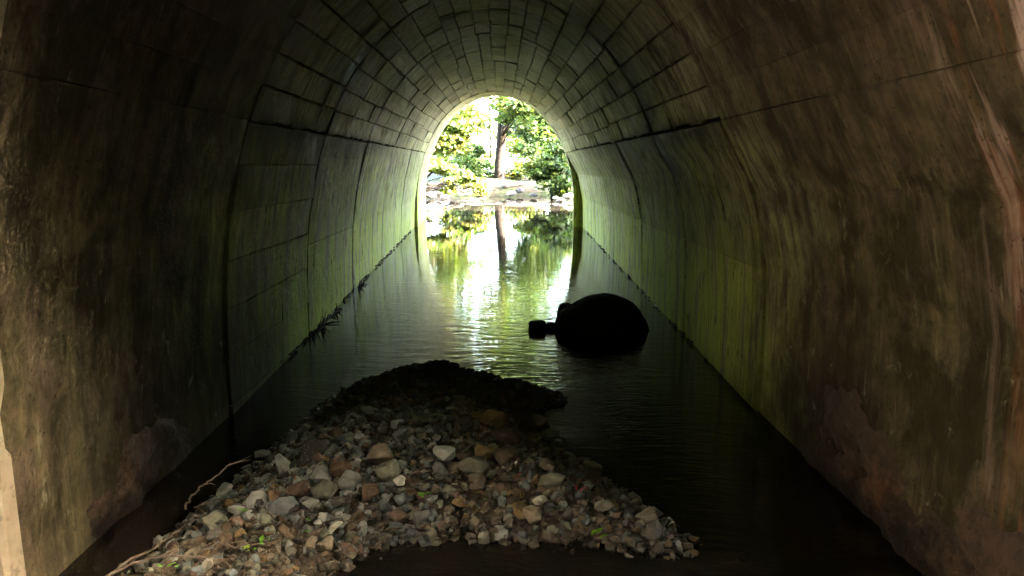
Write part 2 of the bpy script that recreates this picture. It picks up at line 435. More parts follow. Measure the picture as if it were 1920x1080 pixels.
def panel(name, s0, s1, t0, t1, parent, ns=3, nt=5, off=0.0, ragged=0.004, rim=0.012, lip=0.007, rag_low=0.0, mat=M_CONC, smooth=False):
    """one cast slab of the lining with arrised edges, its own setting depth and a returned side"""
    us = [0, rim / abs(s1 - s0)] + [(i + 1) / (ns) for i in range(ns - 1)] + [1 - rim / abs(s1 - s0), 1]
    fa = callable(t0); fb = callable(t1)
    L = (t1((s0 + s1) / 2) if fb else t1) - (t0((s0 + s1) / 2) if fa else t0)
    vs = [0, rim / L] + [(i + 1) / nt for i in range(nt - 1)] + [1 - rim / L, 1]
    V, UV, F = [], [], []
    nu, nv = len(us), len(vs)
    ru = [random.uniform(-1, 1) * ragged for _ in range(nv)]; ru2 = [random.uniform(-1, 1) * ragged for _ in range(nv)]
    tilt = random.uniform(-0.004, 0.004)
    seed = random.uniform(0, 100)
    for i, u in enumerate(us):
        for j, v in enumerate(vs):
            s = s0 + (s1 - s0) * u
            a = t0(s) if fa else t0; b = t1(s) if fb else t1
            t = a + (b - a) * v
            if i == 0: s += ru[j] + rag_low * (noise.noise(Vector((seed, t * 5, 0))) * 1.6 + random.uniform(-.3, .3)) * (1 if s0 < 0 else 0)
            if i == nu - 1: s += ru2[j] + rag_low * (noise.noise(Vector((seed, t * 5, 9))) * 1.6 + random.uniform(-.3, .3)) * (1 if s0 > 0 else 0)
            if j in (0, nv - 1): t += random.uniform(-1, 1) * ragged
            o = off + tilt * (u - .5) * 2
            if i in (0, nu - 1) or j in (0, nv - 1): o += lip
            else: o += 0.003 * noise.noise(Vector((s * 3, t * 3, seed)))
            V.append(P3(s, t, o)); UV.append((s, t))
    for i in range(nu - 1):
        for j in range(nv - 1):
            F.append((i * nv + j, (i + 1) * nv + j, (i + 1) * nv + j + 1, i * nv + j + 1))
    # returned sides into the joint
    ring = [(i, 0) for i in range(nu)] + [(nu - 1, j) for j in range(1, nv)] + [(i, nv - 1) for i in range(nu - 2, -1, -1)] + [(0, j) for j in range(nv - 2, 0, -1)]
    base = len(V)
    for (i, j) in ring:
        s, t = UV[i * nv + j]
        V.append(P3(s, t, off + 0.05)); UV.append((s, t))
    n = len(ring)
    for k in range(n):
        a = ring[k][0] * nv + ring[k][1]; b = ring[(k + 1) % n][0] * nv + ring[(k + 1) % n][1]
        F.append((a, base + k, base + (k + 1) % n, b))
    c = Vector(np.mean(V, axis=0))
    V = [Vector(v) - c for v in V]
    o = link(name, mesh(name, V, F, mat, smooth, UV), parent, c)
    return o


tunnel = tag(empty('tunnel', (0, 9.5, 0)), 'long arched concrete culvert streaked with green algae and soot over the stream', 'tunnel')
TP = Vector((0, 9.5, 0))


def local(o):
    o.location = Vector(o.location) - TP
    return o


# backing shell seen as darkness in the joints
V, F = [], []
ss = np.linspace(-S_END, S_END, 90)
tt = [2.0, 3.2, 4.2, 4.94, 4.96, 7, 9, 11, 13, 15, 16.245, 16.255, 17.6]
for s in ss:
    for j, t in enumerate(tt):
        t2 = near_t(s) + 0.02 if j == 0 else (far_t(s) - 0.02 if j == len(tt) - 1 else t)
        if j == 1: t2 = max(t2, near_t(s) + .1)
        if j == len(tt) - 2: t2 = min(t2, far_t(s) - .1)
        V.append(Vector(P3(s, t2, 0.045)) - TP)
n = len(tt)
for i in range(len(ss) - 1):
    for j in range(n - 1):
        F.append((i * n + j, (i + 1) * n + j, (i + 1) * n + j + 1, i * n + j + 1))
link('backing_shell', mesh('backing_shell', V, F, M_SHELL), tunnel)

SC = 2.12                                     # where the rough horizontal joint runs (arc length from the crown)
joints = [None, 4.95, 7.10, 9.32, 11.67, 14.0, 16.25, None]
strips = [-SC]
w0 = [0.25] * 4 + [0.235] * 3 + [0.20] * 3
tot = sum(w0); w0 = [w * SC / tot for w in w0]
for w in w0: strips.append(strips[-1] + w)
for w in w0[::-1]: strips.append(strips[-1] + w)
GAP = 0.006
for r in range(7):
    ta, tb = joints[r], joints[r + 1]
    A = near_t if ta is None else ta
    B = far_t if tb is None else tb
    if r == 6:                               # plain end ring, joints only hinted at
        bounds = np.linspace(-SC, SC, 7)
        for q in range(6):
            local(panel('ring_slab', bounds[q] + .002, bounds[q + 1] - .002, 16.262, far_t, tunnel, 6, 3, -0.01, 0.001, 0.008, 0.003, smooth=False))
    else:
        jit = [v if abs(v) > SC - .01 else v + random.uniform(-.022, .022) for v in strips]
        for q in range(20):
            s0, s1 = jit[q], jit[q + 1]
            j0 = random.uniform(-0.006, 0.006)
            edge = 0.030 if q in (0, 19) else 0.0
            gm = GAP * (0.22 if r == 0 else 1.0)
            gl = gm * random.uniform(0.3, 1.6) / 2; gr = gm * random.uniform(0.3, 1.6) / 2
            if r == 0:
                cuts = [A, B]
            elif r in (1, 2, 3):
                L_ = B - A; o_ = random.uniform(-.12, .12)
                cuts = [A, A + L_ * (.34 + o_), A + L_ * (.67 + o_ + random.uniform(-.05, .05)), B]
            else:
                cuts = [A, (A + B) / 2 + random.uniform(-0.25, 0.25), B]
            big = 0.018 if r in (1, 2) else 0.009
            if r == 0: edge = min(edge, 0.006)
            for k in range(len(cuts) - 1):
                c0, c1 = cuts[k], cuts[k + 1]
                if not callable(c0): c0 = c0 + (big if k == 0 else 0.003) * random.uniform(.6, 1.2)
                if not callable(c1): c1 = c1 - ((0.045 if r == 1 and (q < 7 or q > 15) else big * 0.6) if k == len(cuts) - 2 else 0.003) * random.uniform(.6, 1.2)
                lo = s0 + gl + ((0.008 if r else .0008) if q == 0 else 0); hi = s1 - gr - ((0.008 if r else .0008) if q == 19 else 0)
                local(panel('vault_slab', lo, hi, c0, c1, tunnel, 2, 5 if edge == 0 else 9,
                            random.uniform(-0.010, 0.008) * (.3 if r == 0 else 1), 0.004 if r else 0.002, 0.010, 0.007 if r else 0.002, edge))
    # the walls under the rough joint
    for side in (-1, 1):
        if r == 1 and side < 0: rows = [SC, 2.42, 2.74, 3.08, 3.42, 3.76, 4.10, 4.75]
        elif r == 6: rows = [SC, 3.2, 4.75]
        elif r == 0: rows = [SC, 4.75]
        elif r in (1, 2): rows = [SC, 3.2, 4.75]
        else: rows = [SC, 4.75]
        for q in range(len(rows) - 1):
            cuts = [A, B]
            if r == 1 and side < 0 and q in (2, 4): cuts = [A, (A + B) / 2 + random.uniform(-.3, .3), B]
            for k in range(len(cuts) - 1):
                c0, c1 = cuts[k], cuts[k + 1]
                if not callable(c0): c0 = c0 + (0.010 if k == 0 else 0.001)
                if not callable(c1): c1 = c1 - (0.010 if k == len(cuts) - 2 else 0.001)
                if r == 6: c0 = 16.262
                if side < 0: lo, hi = -rows[q + 1] + .0015, -rows[q] - ((0.010 if r else .0012) if q == 0 else 0.0015)
                else: lo, hi = rows[q] + ((0.010 if r else .0012) if q == 0 else 0.0015), rows[q + 1] - .0015
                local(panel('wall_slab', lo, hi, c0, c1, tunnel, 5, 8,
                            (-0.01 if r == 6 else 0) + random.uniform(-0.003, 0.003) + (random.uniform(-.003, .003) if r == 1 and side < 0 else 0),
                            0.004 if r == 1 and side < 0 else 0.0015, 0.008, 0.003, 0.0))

def smooth01(x): x = max(0.0, min(1.0, x)); return x * x * (3 - 2 * x)


# exposed rough footing along both walls of the mouth section
def footing(side):
    """the spalled foot of the wall: broken relief that grows out of the lining without a straight edge"""
    V, UV, F = [], [], []
    nt_, nk = 110, 30
    y0, y1 = (1.9 if side > 0 else 2.86), 4.93
    for i in range(nt_ + 1):
        y = y0 + (y1 - y0) * i / nt_
        wx = XC + side * (HALF[side] + flare(y))
        top = (0.50 + 0.10 * (y - 2.3)) if side > 0 else 0.46
        top += 0.10 * noise.noise(Vector((y * 1.7, side, 0)))
        taper = min(1, (y1 - y) / 1.2, (y - y0) / 0.6)
        for k in range(nk + 1):
            f = k / nk
            z = top - f * (top + .35)
            v = Vector((y * 4, z * 6, side * 3))
            nn = noise.fractal(v, 0.8, 2.1, 5)
            n2 = noise.noise(v * 0.45)
            out = -0.030 + (0.040 * smooth01(f * 3.0 + n2 * .5) + 0.030 * nn + 0.022 * smooth01(n2 * 4)) * taper
            if k == 0: out = -0.03
            V.append((wx - side * out, y, z + 0.01 * nn)); UV.append((f, y))
    for i in range(nt_):
        for k in range(nk):
            a = i * (nk + 1) + k
            F.append((a, a + 1, a + nk + 2, a + nk + 1))
    V = [Vector(v) - TP for v in V]
    return link('rough_footing', mesh('rough_footing', V, F, M_FOOT, True, UV), tunnel)


footing(-1); footing(1)

# the end ring is thicker: its shoulder shows as a band inside the far opening
V, UV, F = [], [], []
for s_ in np.linspace(-4.85, 4.85, 90):
    a = P3(s_, 16.249, 0.045); b = P3(s_, 16.262, -0.01)
    for k in range(4):
        f = k / 3
        V.append(Vector((a[0] + (b[0] - a[0]) * f, 16.236 - 0.004 * math.sin(f * 3.1), a[2] + (b[2] - a[2]) * f)) - TP); UV.append((s_, 16.0 + .25 * f))
F = [(i * 4 + k, i * 4 + k + 1, i * 4 + k + 5, i * 4 + k + 4) for i in range(89) for k in range(3)]
link('ring_shoulder', mesh('ring_shoulder', V, F, M_CONC, True, UV), tunnel)

# portal faces
def headwall(tf, ydir, name):
    V, F = [], []
    ss = np.linspace(-S_END, S_END, 70)
    th = 0.35
    n = len(ss)
    rows = 5
    for k in range(rows):
        for s in ss:
            x, y, z = P3(s, tf(s), -0.006)
            sx, sw = prof(s, ydir < 0)
            # outline of the wall: a broad rectangle
            X = max(-4.2, min(4.2, (sx) * 2.6)); Z = 4.6 if abs(s) < 2.6 else max(-0.8, 4.6 - (abs(s) - 2.6) * 3.2)
            Yb = y + (X - x) * (-0.19 if ydir < 0 else -0.5)
            if k == 0: p = (x, y + (-ydir) * 0.05, z)          # inner reveal
            elif k == 1: p = (x, y + ydir * 0.03, z)
            elif k == 2: p = (x * 1.0 + (0.02 if sx > 0 else -0.02), y + ydir * 0.05, z + 0.02)
            elif k == 3: p = (X, Yb + ydir * 0.05, Z)
            else: p = (X, Yb - ydir * th, Z)
            V.append(Vector(p) - TP)
    for k in range(rows - 1):
        for i in range(n - 1):
            F.append((k * n + i, k * n + i + 1, (k + 1) * n + i + 1, (k + 1) * n + i))
    return link(name, mesh(name, V, F, M_HEAD), tunnel)


headwall(near_t, -1, 'portal_face')
headwall(far_t, 1, 'portal_face')


def wing(p0, p1, z0, z1, name):
    """sloping wing wall from the portal out along the bank"""
    d = (Vector(p1) - Vector(p0)).normalized(); nrm = Vector((-d.y, d.x, 0)) * 0.15
    V = []
    for k in range(9):
        f = k / 8
        c = Vector(p0).lerp(Vector(p1), f); zt = z0 + (z1 - z0) * f
        for sgn in (-1, 1):
            V.append(Vector((c.x, c.y, -0.8)) + nrm * sgn - TP); V.append(Vector((c.x, c.y, zt)) + nrm * sgn - TP)
    F = []
    for k in range(8):
        a = k * 4
        F += [(a, a + 4, a + 5, a + 1), (a + 2, a + 3, a + 7, a + 6), (a + 1, a + 5, a + 7, a + 3)]
    F += [(0, 1, 3, 2), (32, 34, 35, 33)]
    return link(name, mesh(name, V, F, M_HEAD), tunnel)


wing((-2.25, 2.70, 0), (-4.9, -1.2, 0), 3.6, 1.6, 'wing_wall')
wing((1.98, 1.90, 0), (4.6, -1.2, 0), 4.4, 3.2, 'wing_wall')  # out of view; made taller to keep sky light out of the mouth
wing((-2.1, 18.4, 0), (-5.2, 21.6, 0), 3.2, 0.9, 'wing_wall')
wing((2.05, 16.6, 0), (4.6, 20.4, 0), 3.2, 0.6, 'wing_wall')

# ================================================================== GROUND AND WATER
def smooth01(x): x = max(0.0, min(1.0, x)); return x * x * (3 - 2 * x)


def gz(x, y):
    n = noise.noise(Vector((x * .35, y * .35, 0))) * .35 + noise.noise(Vector((x * 1.3, y * 1.3, 5))) * .10
    if y < 17:
        half = 2.3 + max(0, 2.2 - y) * 0.55
        half = min(half, 4.2)
        d = abs(x) - half
        z = -0.55 + smooth01(d / 2.2) * 2.0 + max(0, d - 1.2) * 0.75
        end = smooth01((-7 - y) / 7) * 5.5  # unseen rise behind the viewer, added to shut out sky light
        z = max(z, -0.55 + end)
        z = min(z, 9)
        if y > 2.2: z = -0.55 + smooth01((abs(x) - 2.4) / .4) * .2
        return z + (n * smooth01(d / 1.0) if y < 2.2 else 0)
    # the pool beyond the tunnel
    left = -3.0 - (y - 17) * 0.75 if y < 22 else -6.75 + (y - 22) * 0.9
    right = 2.8 + (y - 17) * .55 if y < 19.5 else 4.2 - (y - 19.5) * 0.85
    right = max(right, 1.75)
    left = max(min(left, -2.0), -7) if y < 26 else -4
    dx = max(left - x, x - right)
    far = (y - (24.9 + 0.25 * math.sin(x * 1.3) - 0.10 * x))
    d = max(dx, far)
    z = -0.5 + smooth01((d + 0.6) / 1.4) * 0.72 + max(0, min(d - .6, 3.5)) * 0.13
    z += n * 0.35 * smooth01(d / .8)
    if y > 30: z = z * (1 - smooth01((y - 30) / 10)) + (0.1) * smooth01((y - 30) / 10)
    if dx > 2.5: z += min((dx - 2.5) * 0.3, 2.0) * (1 - smooth01((y - 24) / 8))
    return z


xs = sorted(set([round(v, 3) for v in np.arange(-9, 9.01, 0.3)] + [s * (9 + 1.6 ** k) for k in range(1, 17) for s in (-1, 1)]))
ys = sorted(set([round(v, 3) for v in np.arange(-16, 2.3, .4)] + [2.4, 6, 10, 14, 16.9] + [round(v, 3) for v in np.arange(17.05, 34, 0.3)] +
                [34 + 1.6 ** k for k in range(1, 17)] + [-16 - 1.6 ** k for k in range(1, 17)]))
V = [(x, y, gz(x, y)) for y in ys for x in xs]
nx = len(xs)
F = [(j * nx + i, j * nx + i + 1, (j + 1) * nx + i + 1, (j + 1) * nx + i) for j in range(len(ys) - 1) for i in range(nx - 1)]
tag(link('ground', mesh('ground', V, F, M_GROUND, True)), 'leaf-littered soil of the stream banks and floor', kind='structure')

# road embankment that carries the culvert
V, F = [], []
ex = np.linspace(-14, 14, 41); ey = np.linspace(1.2, 19.2, 25)
for y in ey:
    for x in ex:
        f = (y - 1.2) / 18.0
        z = 4.3 + 1.4 * math.sin(math.pi * f) + 0.2 * noise.noise(Vector((x * .5, y * .5, 1)))
        yy = y + (-0.19 * x if y < 4 else (-0.45 * x if y > 16 else 0))
        if abs(x) > 4: z -= (abs(x) - 4) * (0.1)
        V.append((x, max(yy, y - .9), z))
n = len(ex)
F = [(j * n + i, j * n + i + 1, (j + 1) * n + i + 1, (j + 1) * n + i) for j in range(len(ey) - 1) for i in range(n - 1)]
# front and back aprons down to the banks outside the headwalls
base = len(V)
for row, yr in ((0, 0), (len(ey) - 1, 1)):
    for i in range(n):
        v = V[row * n + i]
        V.append((v[0], v[1] + (-0.1 if yr == 0 else 0.1), 4.2 if abs(v[0]) < 4 else -0.6))
for r_, row in enumerate((0, len(ey) - 1)):
    for i in range(n - 1):
        F.append((row * n + i, row * n + i + 1, base + r_ * n + i + 1, base + r_ * n + i))
tag(link('embankment', mesh('embankment', V, F, M_GROUND, True)), 'earth embankment above the culvert', kind='structure')

V = [(-12, -12, 0), (12, -12, 0), (12, 2, 0), (12, 31, 0), (-12, 31, 0), (-12, 2, 0)]
tag(link('stream_water', mesh('stream_water', V, [(0, 1, 2, 3, 4, 5)], M_WATER)), 'still dark stream water reflecting the trees', kind='structure')

# ================================================================== GRAVEL BAR
OUT = [(-1.80, 2.3), (-1.72, 2.95), (-1.60, 3.40), (-1.48, 4.05), (-1.38, 4.65), (-1.24, 5.40), (-.90, 5.85), (-.45, 6.00), (-.05, 5.72),
       (.12, 5.52), (.34, 5.42), (.50, 5.24), (.46, 5.14), (.26, 5.02), (.34, 4.55), (.55, 4.0), (.80, 3.50), (.95, 3.22), (.80, 3.10), (.35, 3.22),
       (-.10, 3.26), (-.45, 3.22), (-.66, 3.12), (-.80, 2.85), (-.86, 2.3)]
_o = np.array(OUT)


def inside_dist(x, y):
    """signed distance to the bar's outline, positive inside"""
    a = _o; b = np.roll(_o, -1, axis=0)
    d = b - a; t = np.clip(((x - a[:, 0]) * d[:, 0] + (y - a[:, 1]) * d[:, 1]) / (d ** 2).sum(1), 0, 1)
    px = a[:, 0] + t * d[:, 0] - x; py = a[:, 1] + t * d[:, 1] - y
    m = math.sqrt((px ** 2 + py ** 2).min())
    c = ((a[:, 1] > y) != (b[:, 1] > y)) & (x < (b[:, 0] - a[:, 0]) * (y - a[:, 1]) / (b[:, 1] - a[:, 1] + 1e-9) + a[:, 0])
    return m if c.sum() % 2 else -m


def bar_h(x, y):
    d = inside_dist(x, y)
    n = noise.noise(Vector((x * 2.0, y * 2.0, 3))) * .04
    if d < 0: return max(-0.4, d * 0.35 - 0.012)
    far = smooth01((y - 4.6) / 1.0)
    cap = 0.20 - 0.09 * far
    return cap * smooth01(d / (0.62 - 0.40 * far)) * (0.9 + n) + n * min(1, d * 3) + 0.0


V, F = [], []
gx = np.arange(-1.95, 1.5, 0.045); gy = np.arange(2.2, 6.6, 0.045)
for y in gy:
    for x in gx: V.append((x, y, bar_h(x, y) - 0.006 + 0.012 * noise.noise(Vector((x * 9, y * 9, 2)))))
n = len(gx)
F = [(j * n + i, j * n + i + 1, (j + 1) * n + i + 1, (j + 1) * n + i) for j in range(len(gy) - 1) for i in range(n - 1)]
tag(link('gravel_bed', mesh('gravel_bed', V, F, M_SOIL, True)), 'dark silt under the gravel bar', kind='structure')


def stone_mesh(seed, name, flat=0.7, n=16, bevel=0.07):
    r = random.Random(seed)
    bm = bmesh.new()
    for _ in range(n):
        v = Vector((r.gauss(0, 1), r.gauss(0, 1), r.gauss(0, 1))).normalized()
        # angular: push to a rounded box
        m = max(abs(v.x), abs(v.y), abs(v.z)); v = v / (m * 0.55 + 0.45)
        v.x *= 0.5 * r.uniform(.85, 1.1); v.y *= 0.5 * r.uniform(.7, .95); v.z *= 0.5 * flat * r.uniform(.85, 1.1)
        bm.verts.new(v)
    bmesh.ops.convex_hull(bm, input=bm.verts)
    for v in [v for v in bm.verts if not v.link_faces]: bm.verts.remove(v)
    bmesh.ops.dissolve_limit(bm, angle_limit=R(14), verts=bm.verts, edges=bm.edges)
    bmesh.ops.bevel(bm, geom=list(bm.edges), offset=bevel * 0.5, segments=1, affect='EDGES', clamp_overlap=True)
    for f in bm.faces: f.smooth = False
    me = bpy.data.meshes.new(name); bm.to_mesh(me); bm.free()
    return me


stone_meshes = []
for k in range(16):
    me = stone_mesh(100 + k, 'stone', 0.55 + 0.3 * random.random(), 14 + (k % 5) * 2, 0.06 + 0.05 * random.random())
    me.materials.append(M_STONE); stone_meshes.append(me)

PAL = {
    'pale grey': (0.32, 0.325, 0.315), 'blue-grey': (0.185, 0.21, 0.225), 'dark grey': (0.09, 0.085, 0.08), 'tan': (0.25, 0.205, 0.155),
    'brown': (0.15, 0.105, 0.072), 'rusty orange': (0.23, 0.145, 0.095), 'reddish brown': (0.17, 0.11, 0.085), 'off-white': (0.48, 0.45, 0.38),
    'greenish grey': (0.22, 0.22, 0.17), 'ochre': (0.25, 0.165, 0.08)}
placed = []


def put_stone(x, y, size, colour, label, group, stretch=(1.08, 1, 0.88), lift=0.0, rot=None, z=None):
    me = random.choice(stone_meshes)
    o = bpy.data.objects.new('stone', me); COL.objects.link(o)
    zz = bar_h(x, y) if z is None else z
    o.location = (x, y, zz + size * 0.12 + lift)
    o.rotation_euler = rot or (random.gauss(0, .35), random.gauss(0, .35), random.uniform(0, 6.28))
    o.scale = (size * stretch[0], size * stretch[1], size * stretch[2])
    c = PAL[colour]; k = random.uniform(.42, 1.0)
    o.color = (c[0] * k, c[1] * k, c[2] * k, 1)
    tag(o, label, 'stone', group)
    placed.append((x, y, size * 0.42))
    return o


GROUP_LM = 'stones one can pick out on the gravel bar'
# stones read off the photograph one by one: pixel, width in pixels, colour, label
LM = [
    (560, 932, 46, 'reddish brown', 'pitted red-brown oval stone in the middle of the pale left slope'),
    (713, 866, 54, 'tan', 'large smooth tan slab leaning on the bar between grey stones'),
    (530, 884, 42, 'pale grey', 'square pale grey stone with a tan corner on the left slope'),
    (443, 967, 32, 'pale grey', 'small pale egg-shaped stone left of the green leaf tuft'),
    (404, 985, 44, 'greenish grey', 'upright greenish grey stone beside the forked twig'),
    (482, 950, 38, 'pale grey', 'flat-topped pale grey stone above the green leaf tuft'),
    (512, 940, 32, 'rusty orange', 'orange brick-like stone touching the red-brown oval stone'),
    (390, 1071, 26, 'off-white', 'small cream white stone at the lower left edge of the bar'),
    (420, 930, 34, 'pale grey', 'light grey rounded stone at the left rim of the bar'),
    (492, 858, 26, 'pale grey', 'small pale stone on the upper left rim against the dark'),
    (498, 905, 24, 'pale grey', 'little whitish grey stone inside the left rim'),
    (530, 962, 50, 'blue-grey', 'broad blue-grey stone below the red-brown oval stone'),
    (605, 905, 44, 'pale grey', 'rounded pale stone right of the square pale stone'),
    (656, 914, 42, 'pale grey', 'light grey wedge-shaped stone near the bar centre'),
    (608, 930, 44, 'greenish grey', 'greenish pale stone right of the red-brown oval stone'),
    (640, 888, 42, 'rusty orange', 'long thin orange stone above the light grey wedge'),
    (690, 935, 40, 'rusty orange', 'pinkish orange block right of the bar centre'),
    (750, 912, 24, 'off-white', 'small white squarish stone at the end of the thin twigs'),
    (730, 895, 50, 'greenish grey', 'large dull stone tucked under the tan slab'),
    (580, 865, 60, 'dark grey', 'wide dark grey stone on the shoulder of the bar'),
    (946, 832, 60, 'brown', 'big brown boulder-like stone near the far right of the bar'),
    (908, 858, 40, 'ochre', 'brown stone with an ochre lit corner'),
    (948, 866, 50, 'brown', 'squat brown stone below the big brown stone'),
    (926, 798, 50, 'ochre', 'flat ochre stone on the dark upper part of the bar'),
    (886, 885, 54, 'greenish grey', 'large grey-tan stone in the centre right of the bar'),
    (833, 862, 42, 'pale grey', 'grey angular stone in the upper centre of the bar'),
    (826, 893, 34, 'pale grey', 'two-tone stone just under the grey angular stone'),
    (1034, 823, 34, 'greenish grey', 'grey-green stone on the right flank by the black water'),
    (1008, 806, 52, 'tan', 'pale tan slab at the head of the right flank'),
    (1030, 885, 36, 'tan', 'pale round stone half way down the right flank'),
    (1040, 918, 50, 'greenish grey', 'broad grey-green stone low on the right flank'),
    (1076, 873, 26, 'tan', 'small tan stone at the right edge above the black water'),
    (1110, 884, 38, 'tan', 'long pale stone jutting into the black water'),
    (896, 914, 38, 'tan', 'light tan stone below the lying twig'),
    (1012, 948, 24, 'off-white', 'bright pale stone standing by the near waterline'),
    (1000, 976, 40, 'tan', 'broken sandy-coloured stone at the near waterline'),
    (1134, 961, 36, 'off-white', 'whitish wedge of stone beside the green leaf at the shore'),
    (1213, 978, 40, 'tan', 'isolated tan stone at the right tip of the bar'),
    (1225, 1008, 40, 'dark grey', 'wet dark stone in the water off the right tip'),
    (630, 1000, 28, 'off-white', 'cream stone right of the low green leaves'),
    (585, 1030, 34, 'tan', 'tan stone with a glinting wet side at the lower edge'),
    (640, 955, 34, 'dark grey', 'dark wet looking stone under the crossing twig'),
    (845, 905, 22, 'dark grey', 'small dark chip beside the grey angular stone'),
]
import re
LMK = []


def short(lab):
    return re.split(r' (?:in|leaning|with|on|left|beside|above|touching|at|inside|below|right|near|under|by|half|low|jutting|standing|tucked|between|just|off) ', lab)[0]


for (px, py, wpx, colr, lab) in LM:
    z = 0.15
    for _ in range(6):
        p = on(px, py, z); z = max(0.0, bar_h(p.x, p.y)) * .5 + z * .5
    D = p.y
    size = wpx * (D * 0.98 + .3) / FPX * 1.10
    put_stone(p.x, p.y, size, colr, lab, GROUP_LM, lift=0.022)
    LMK.append((p.x, p.y, short(lab)))

GROUP_ST = 'loose stones of the gravel bar'


def zone(x, y):
    if y > 5.0: return 'on the shaded far crest'
    if inside_dist(x, y) < 0.16 and y < 3.6 and x > -0.9: return 'along the wet near shore'
    if inside_dist(x, y) < 0.2 and x > 0.1: return 'on the right rim by the black water'
    if inside_dist(x, y) < 0.2 and x < -0.9: return 'on the left rim by the wall'
    if x < -0.75: return 'on the left slope'
    if x < -0.2: return 'on the middle of the bar'
    return 'on the right half of the bar'


def pick_colour(x, y):
    w = {'pale grey': 3, 'blue-grey': 2.5, 'dark grey': 2, 'tan': 2, 'brown': 2.5, 'rusty orange': .3, 'reddish brown': .7, 'greenish grey': 2.0, 'off-white': .15, 'ochre': .5}
    if x < -0.3 and 3.2 < y < 4.6: w['pale grey'] *= 2.4; w['blue-grey'] *= 1.9; w['brown'] *= .5; w['tan'] *= .5
    else: w['brown'] *= 2.0; w['tan'] *= 1.3; w['pale grey'] *= .5; w['blue-grey'] *= .5; w['ochre'] *= 2
    if y > 4.8:  # the crest's lack of light is put into its stone colours
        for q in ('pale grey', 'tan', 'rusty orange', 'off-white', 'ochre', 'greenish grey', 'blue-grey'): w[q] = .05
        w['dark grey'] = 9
    ks = list(w); return random.choices(ks, [w[k] for k in ks])[0]


tries = 0
while len(placed) < 296 and tries < 20000:
    tries += 1
    x = random.uniform(-1.75, 1.0); y = random.uniform(2.75, 6.05)
    d = inside_dist(x, y)
    if d < -0.02: continue
    if y > 4.9 and random.random() < 0.45: continue
    size = random.choice((0.055, 0.065, 0.07, 0.08, 0.09, 0.105)) * random.uniform(.85, 1.15)
    if y > 4.2: size *= 1.1
    if any((x - a) ** 2 + (y - b) ** 2 < (0.70 * (size * .42 + c)) ** 2 for a, b, c in placed): continue
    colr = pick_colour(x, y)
    sz = 'small' if size < 0.085 else ('middling' if size < 0.115 else 'larger')
    lx, ly, ls = min(LMK, key=lambda q: (q[0] - x) ** 2 + (q[1] - y) ** 2)
    if (lx - x) ** 2 + (ly - y) ** 2 < 0.36 ** 2:
        dx_, dy_ = x - lx, y - ly
        rel = ('right of' if dx_ > 0 else 'left of') if abs(dx_) > abs(dy_) else ('behind' if dy_ > 0 else 'in front of')
        near_ = 'close' if dx_ * dx_ + dy_ * dy_ < 0.17 ** 2 else 'a little way'
        lab = '%s %s stone %s %s the %s' % (sz, colr, near_, rel, ls)
    else:
        side_ = 'left end' if x < -0.9 else ('left half' if x < -.3 else ('right half' if x < .3 else 'right end'))
        lab = '%s %s stone %s, %s' % (sz, colr, zone(x, y), side_)
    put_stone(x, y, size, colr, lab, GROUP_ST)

# everything smaller is one mass of gravel
def gravel_mass():
    bases = []
    for me in stone_meshes[:8]:
        bm = bmesh.new(); bm.from_mesh(me)
        bmesh.ops.dissolve_limit(bm, angle_limit=R(32), verts=bm.verts, edges=bm.edges)
        bmesh.ops.triangulate(bm, faces=bm.faces)
        bases.append((np.array([v.co[:] for v in bm.verts]), np.array([[v.index for v in f.verts] for f in bm.faces])))
        bm.free()
    VV, FF, CC = [], [], []; off = 0
    cnt = 0; tries = 0
    while cnt < 7500 and tries < 90000:
        tries += 1
        x = random.uniform(-1.85, 1.35); y = random.uniform(2.3, 6.3)
        d = inside_dist(x, y)
        if d < -0.30 or (d < 0 and random.random() < 0.55 + (-d) * 1.5): continue
        size = random.choice((0.025, 0.035, 0.045, 0.055, 0.062)) * random.uniform(.8, 1.2)
        v, f = bases[random.randrange(8)]
        e = Euler((random.gauss(0, .5), random.gauss(0, .5), random.uniform(0, 6.28))).to_matrix()
        vv = (v * size) @ np.array(e).T
        h = bar_h(x, y)
        vv = vv + np.array([x, y, h + size * random.uniform(-.1, .25)])
        VV.append(vv); FF.append(f + off); off += len(v)
        c = np.array(PAL[pick_colour(x, y)]) * random.uniform(.35, .9)
        CC.append(np.tile(c, (len(v), 1))); cnt += 1
    return mesh('gravel', np.concatenate(VV), np.concatenate(FF), M_GRAVEL, False, None, np.concatenate(CC))


tag(link('gravel', gravel_mass()), 'fine broken gravel filling the bar between the larger stones', 'gravel', kind='stuff')

# ------------------------------------------------------------------ boulder in the stream
def rock_mesh(name, rx, ry, rz, seed, amp=0.08, sub=4, mat=None, fn=None, freq=1.6):
    bm = bmesh.new(); bmesh.ops.create_icosphere(bm, subdivisions=sub, radius=1)
    for v in bm.verts:
        n = noise.fractal(v.co * freq + Vector((seed, 0, 0)), 1.0, 2.0, 4)
        k = 1 + amp * n
        c = v.co * k
        if fn: c = fn(c)
        v.co = Vector((c.x * rx, c.y * ry, c.z * rz))
    for f in bm.faces: f.smooth = True
    me = bpy.data.meshes.new(name); bm.to_mesh(me); bm.free()
    if mat: me.materials.append(mat)
    return me


def bshape(c):
    # a steep shoulder with a low step on the left, a round back on the right
    x, y, z = c
    if x < -0.55: x = -0.55 + (x + 0.55) * 1.0; z = min(z, 0.74 - 0.10 * (-(x) - .55)); z = max(z, -2)
    return Vector((max(x, -0.98), y, z))


def superx(c):
    x, y, z = c
    f = (abs(x) ** 2.0 + abs(y) ** 2.0 + abs(z) ** 2) ** .5
    return Vector((x, y, z))


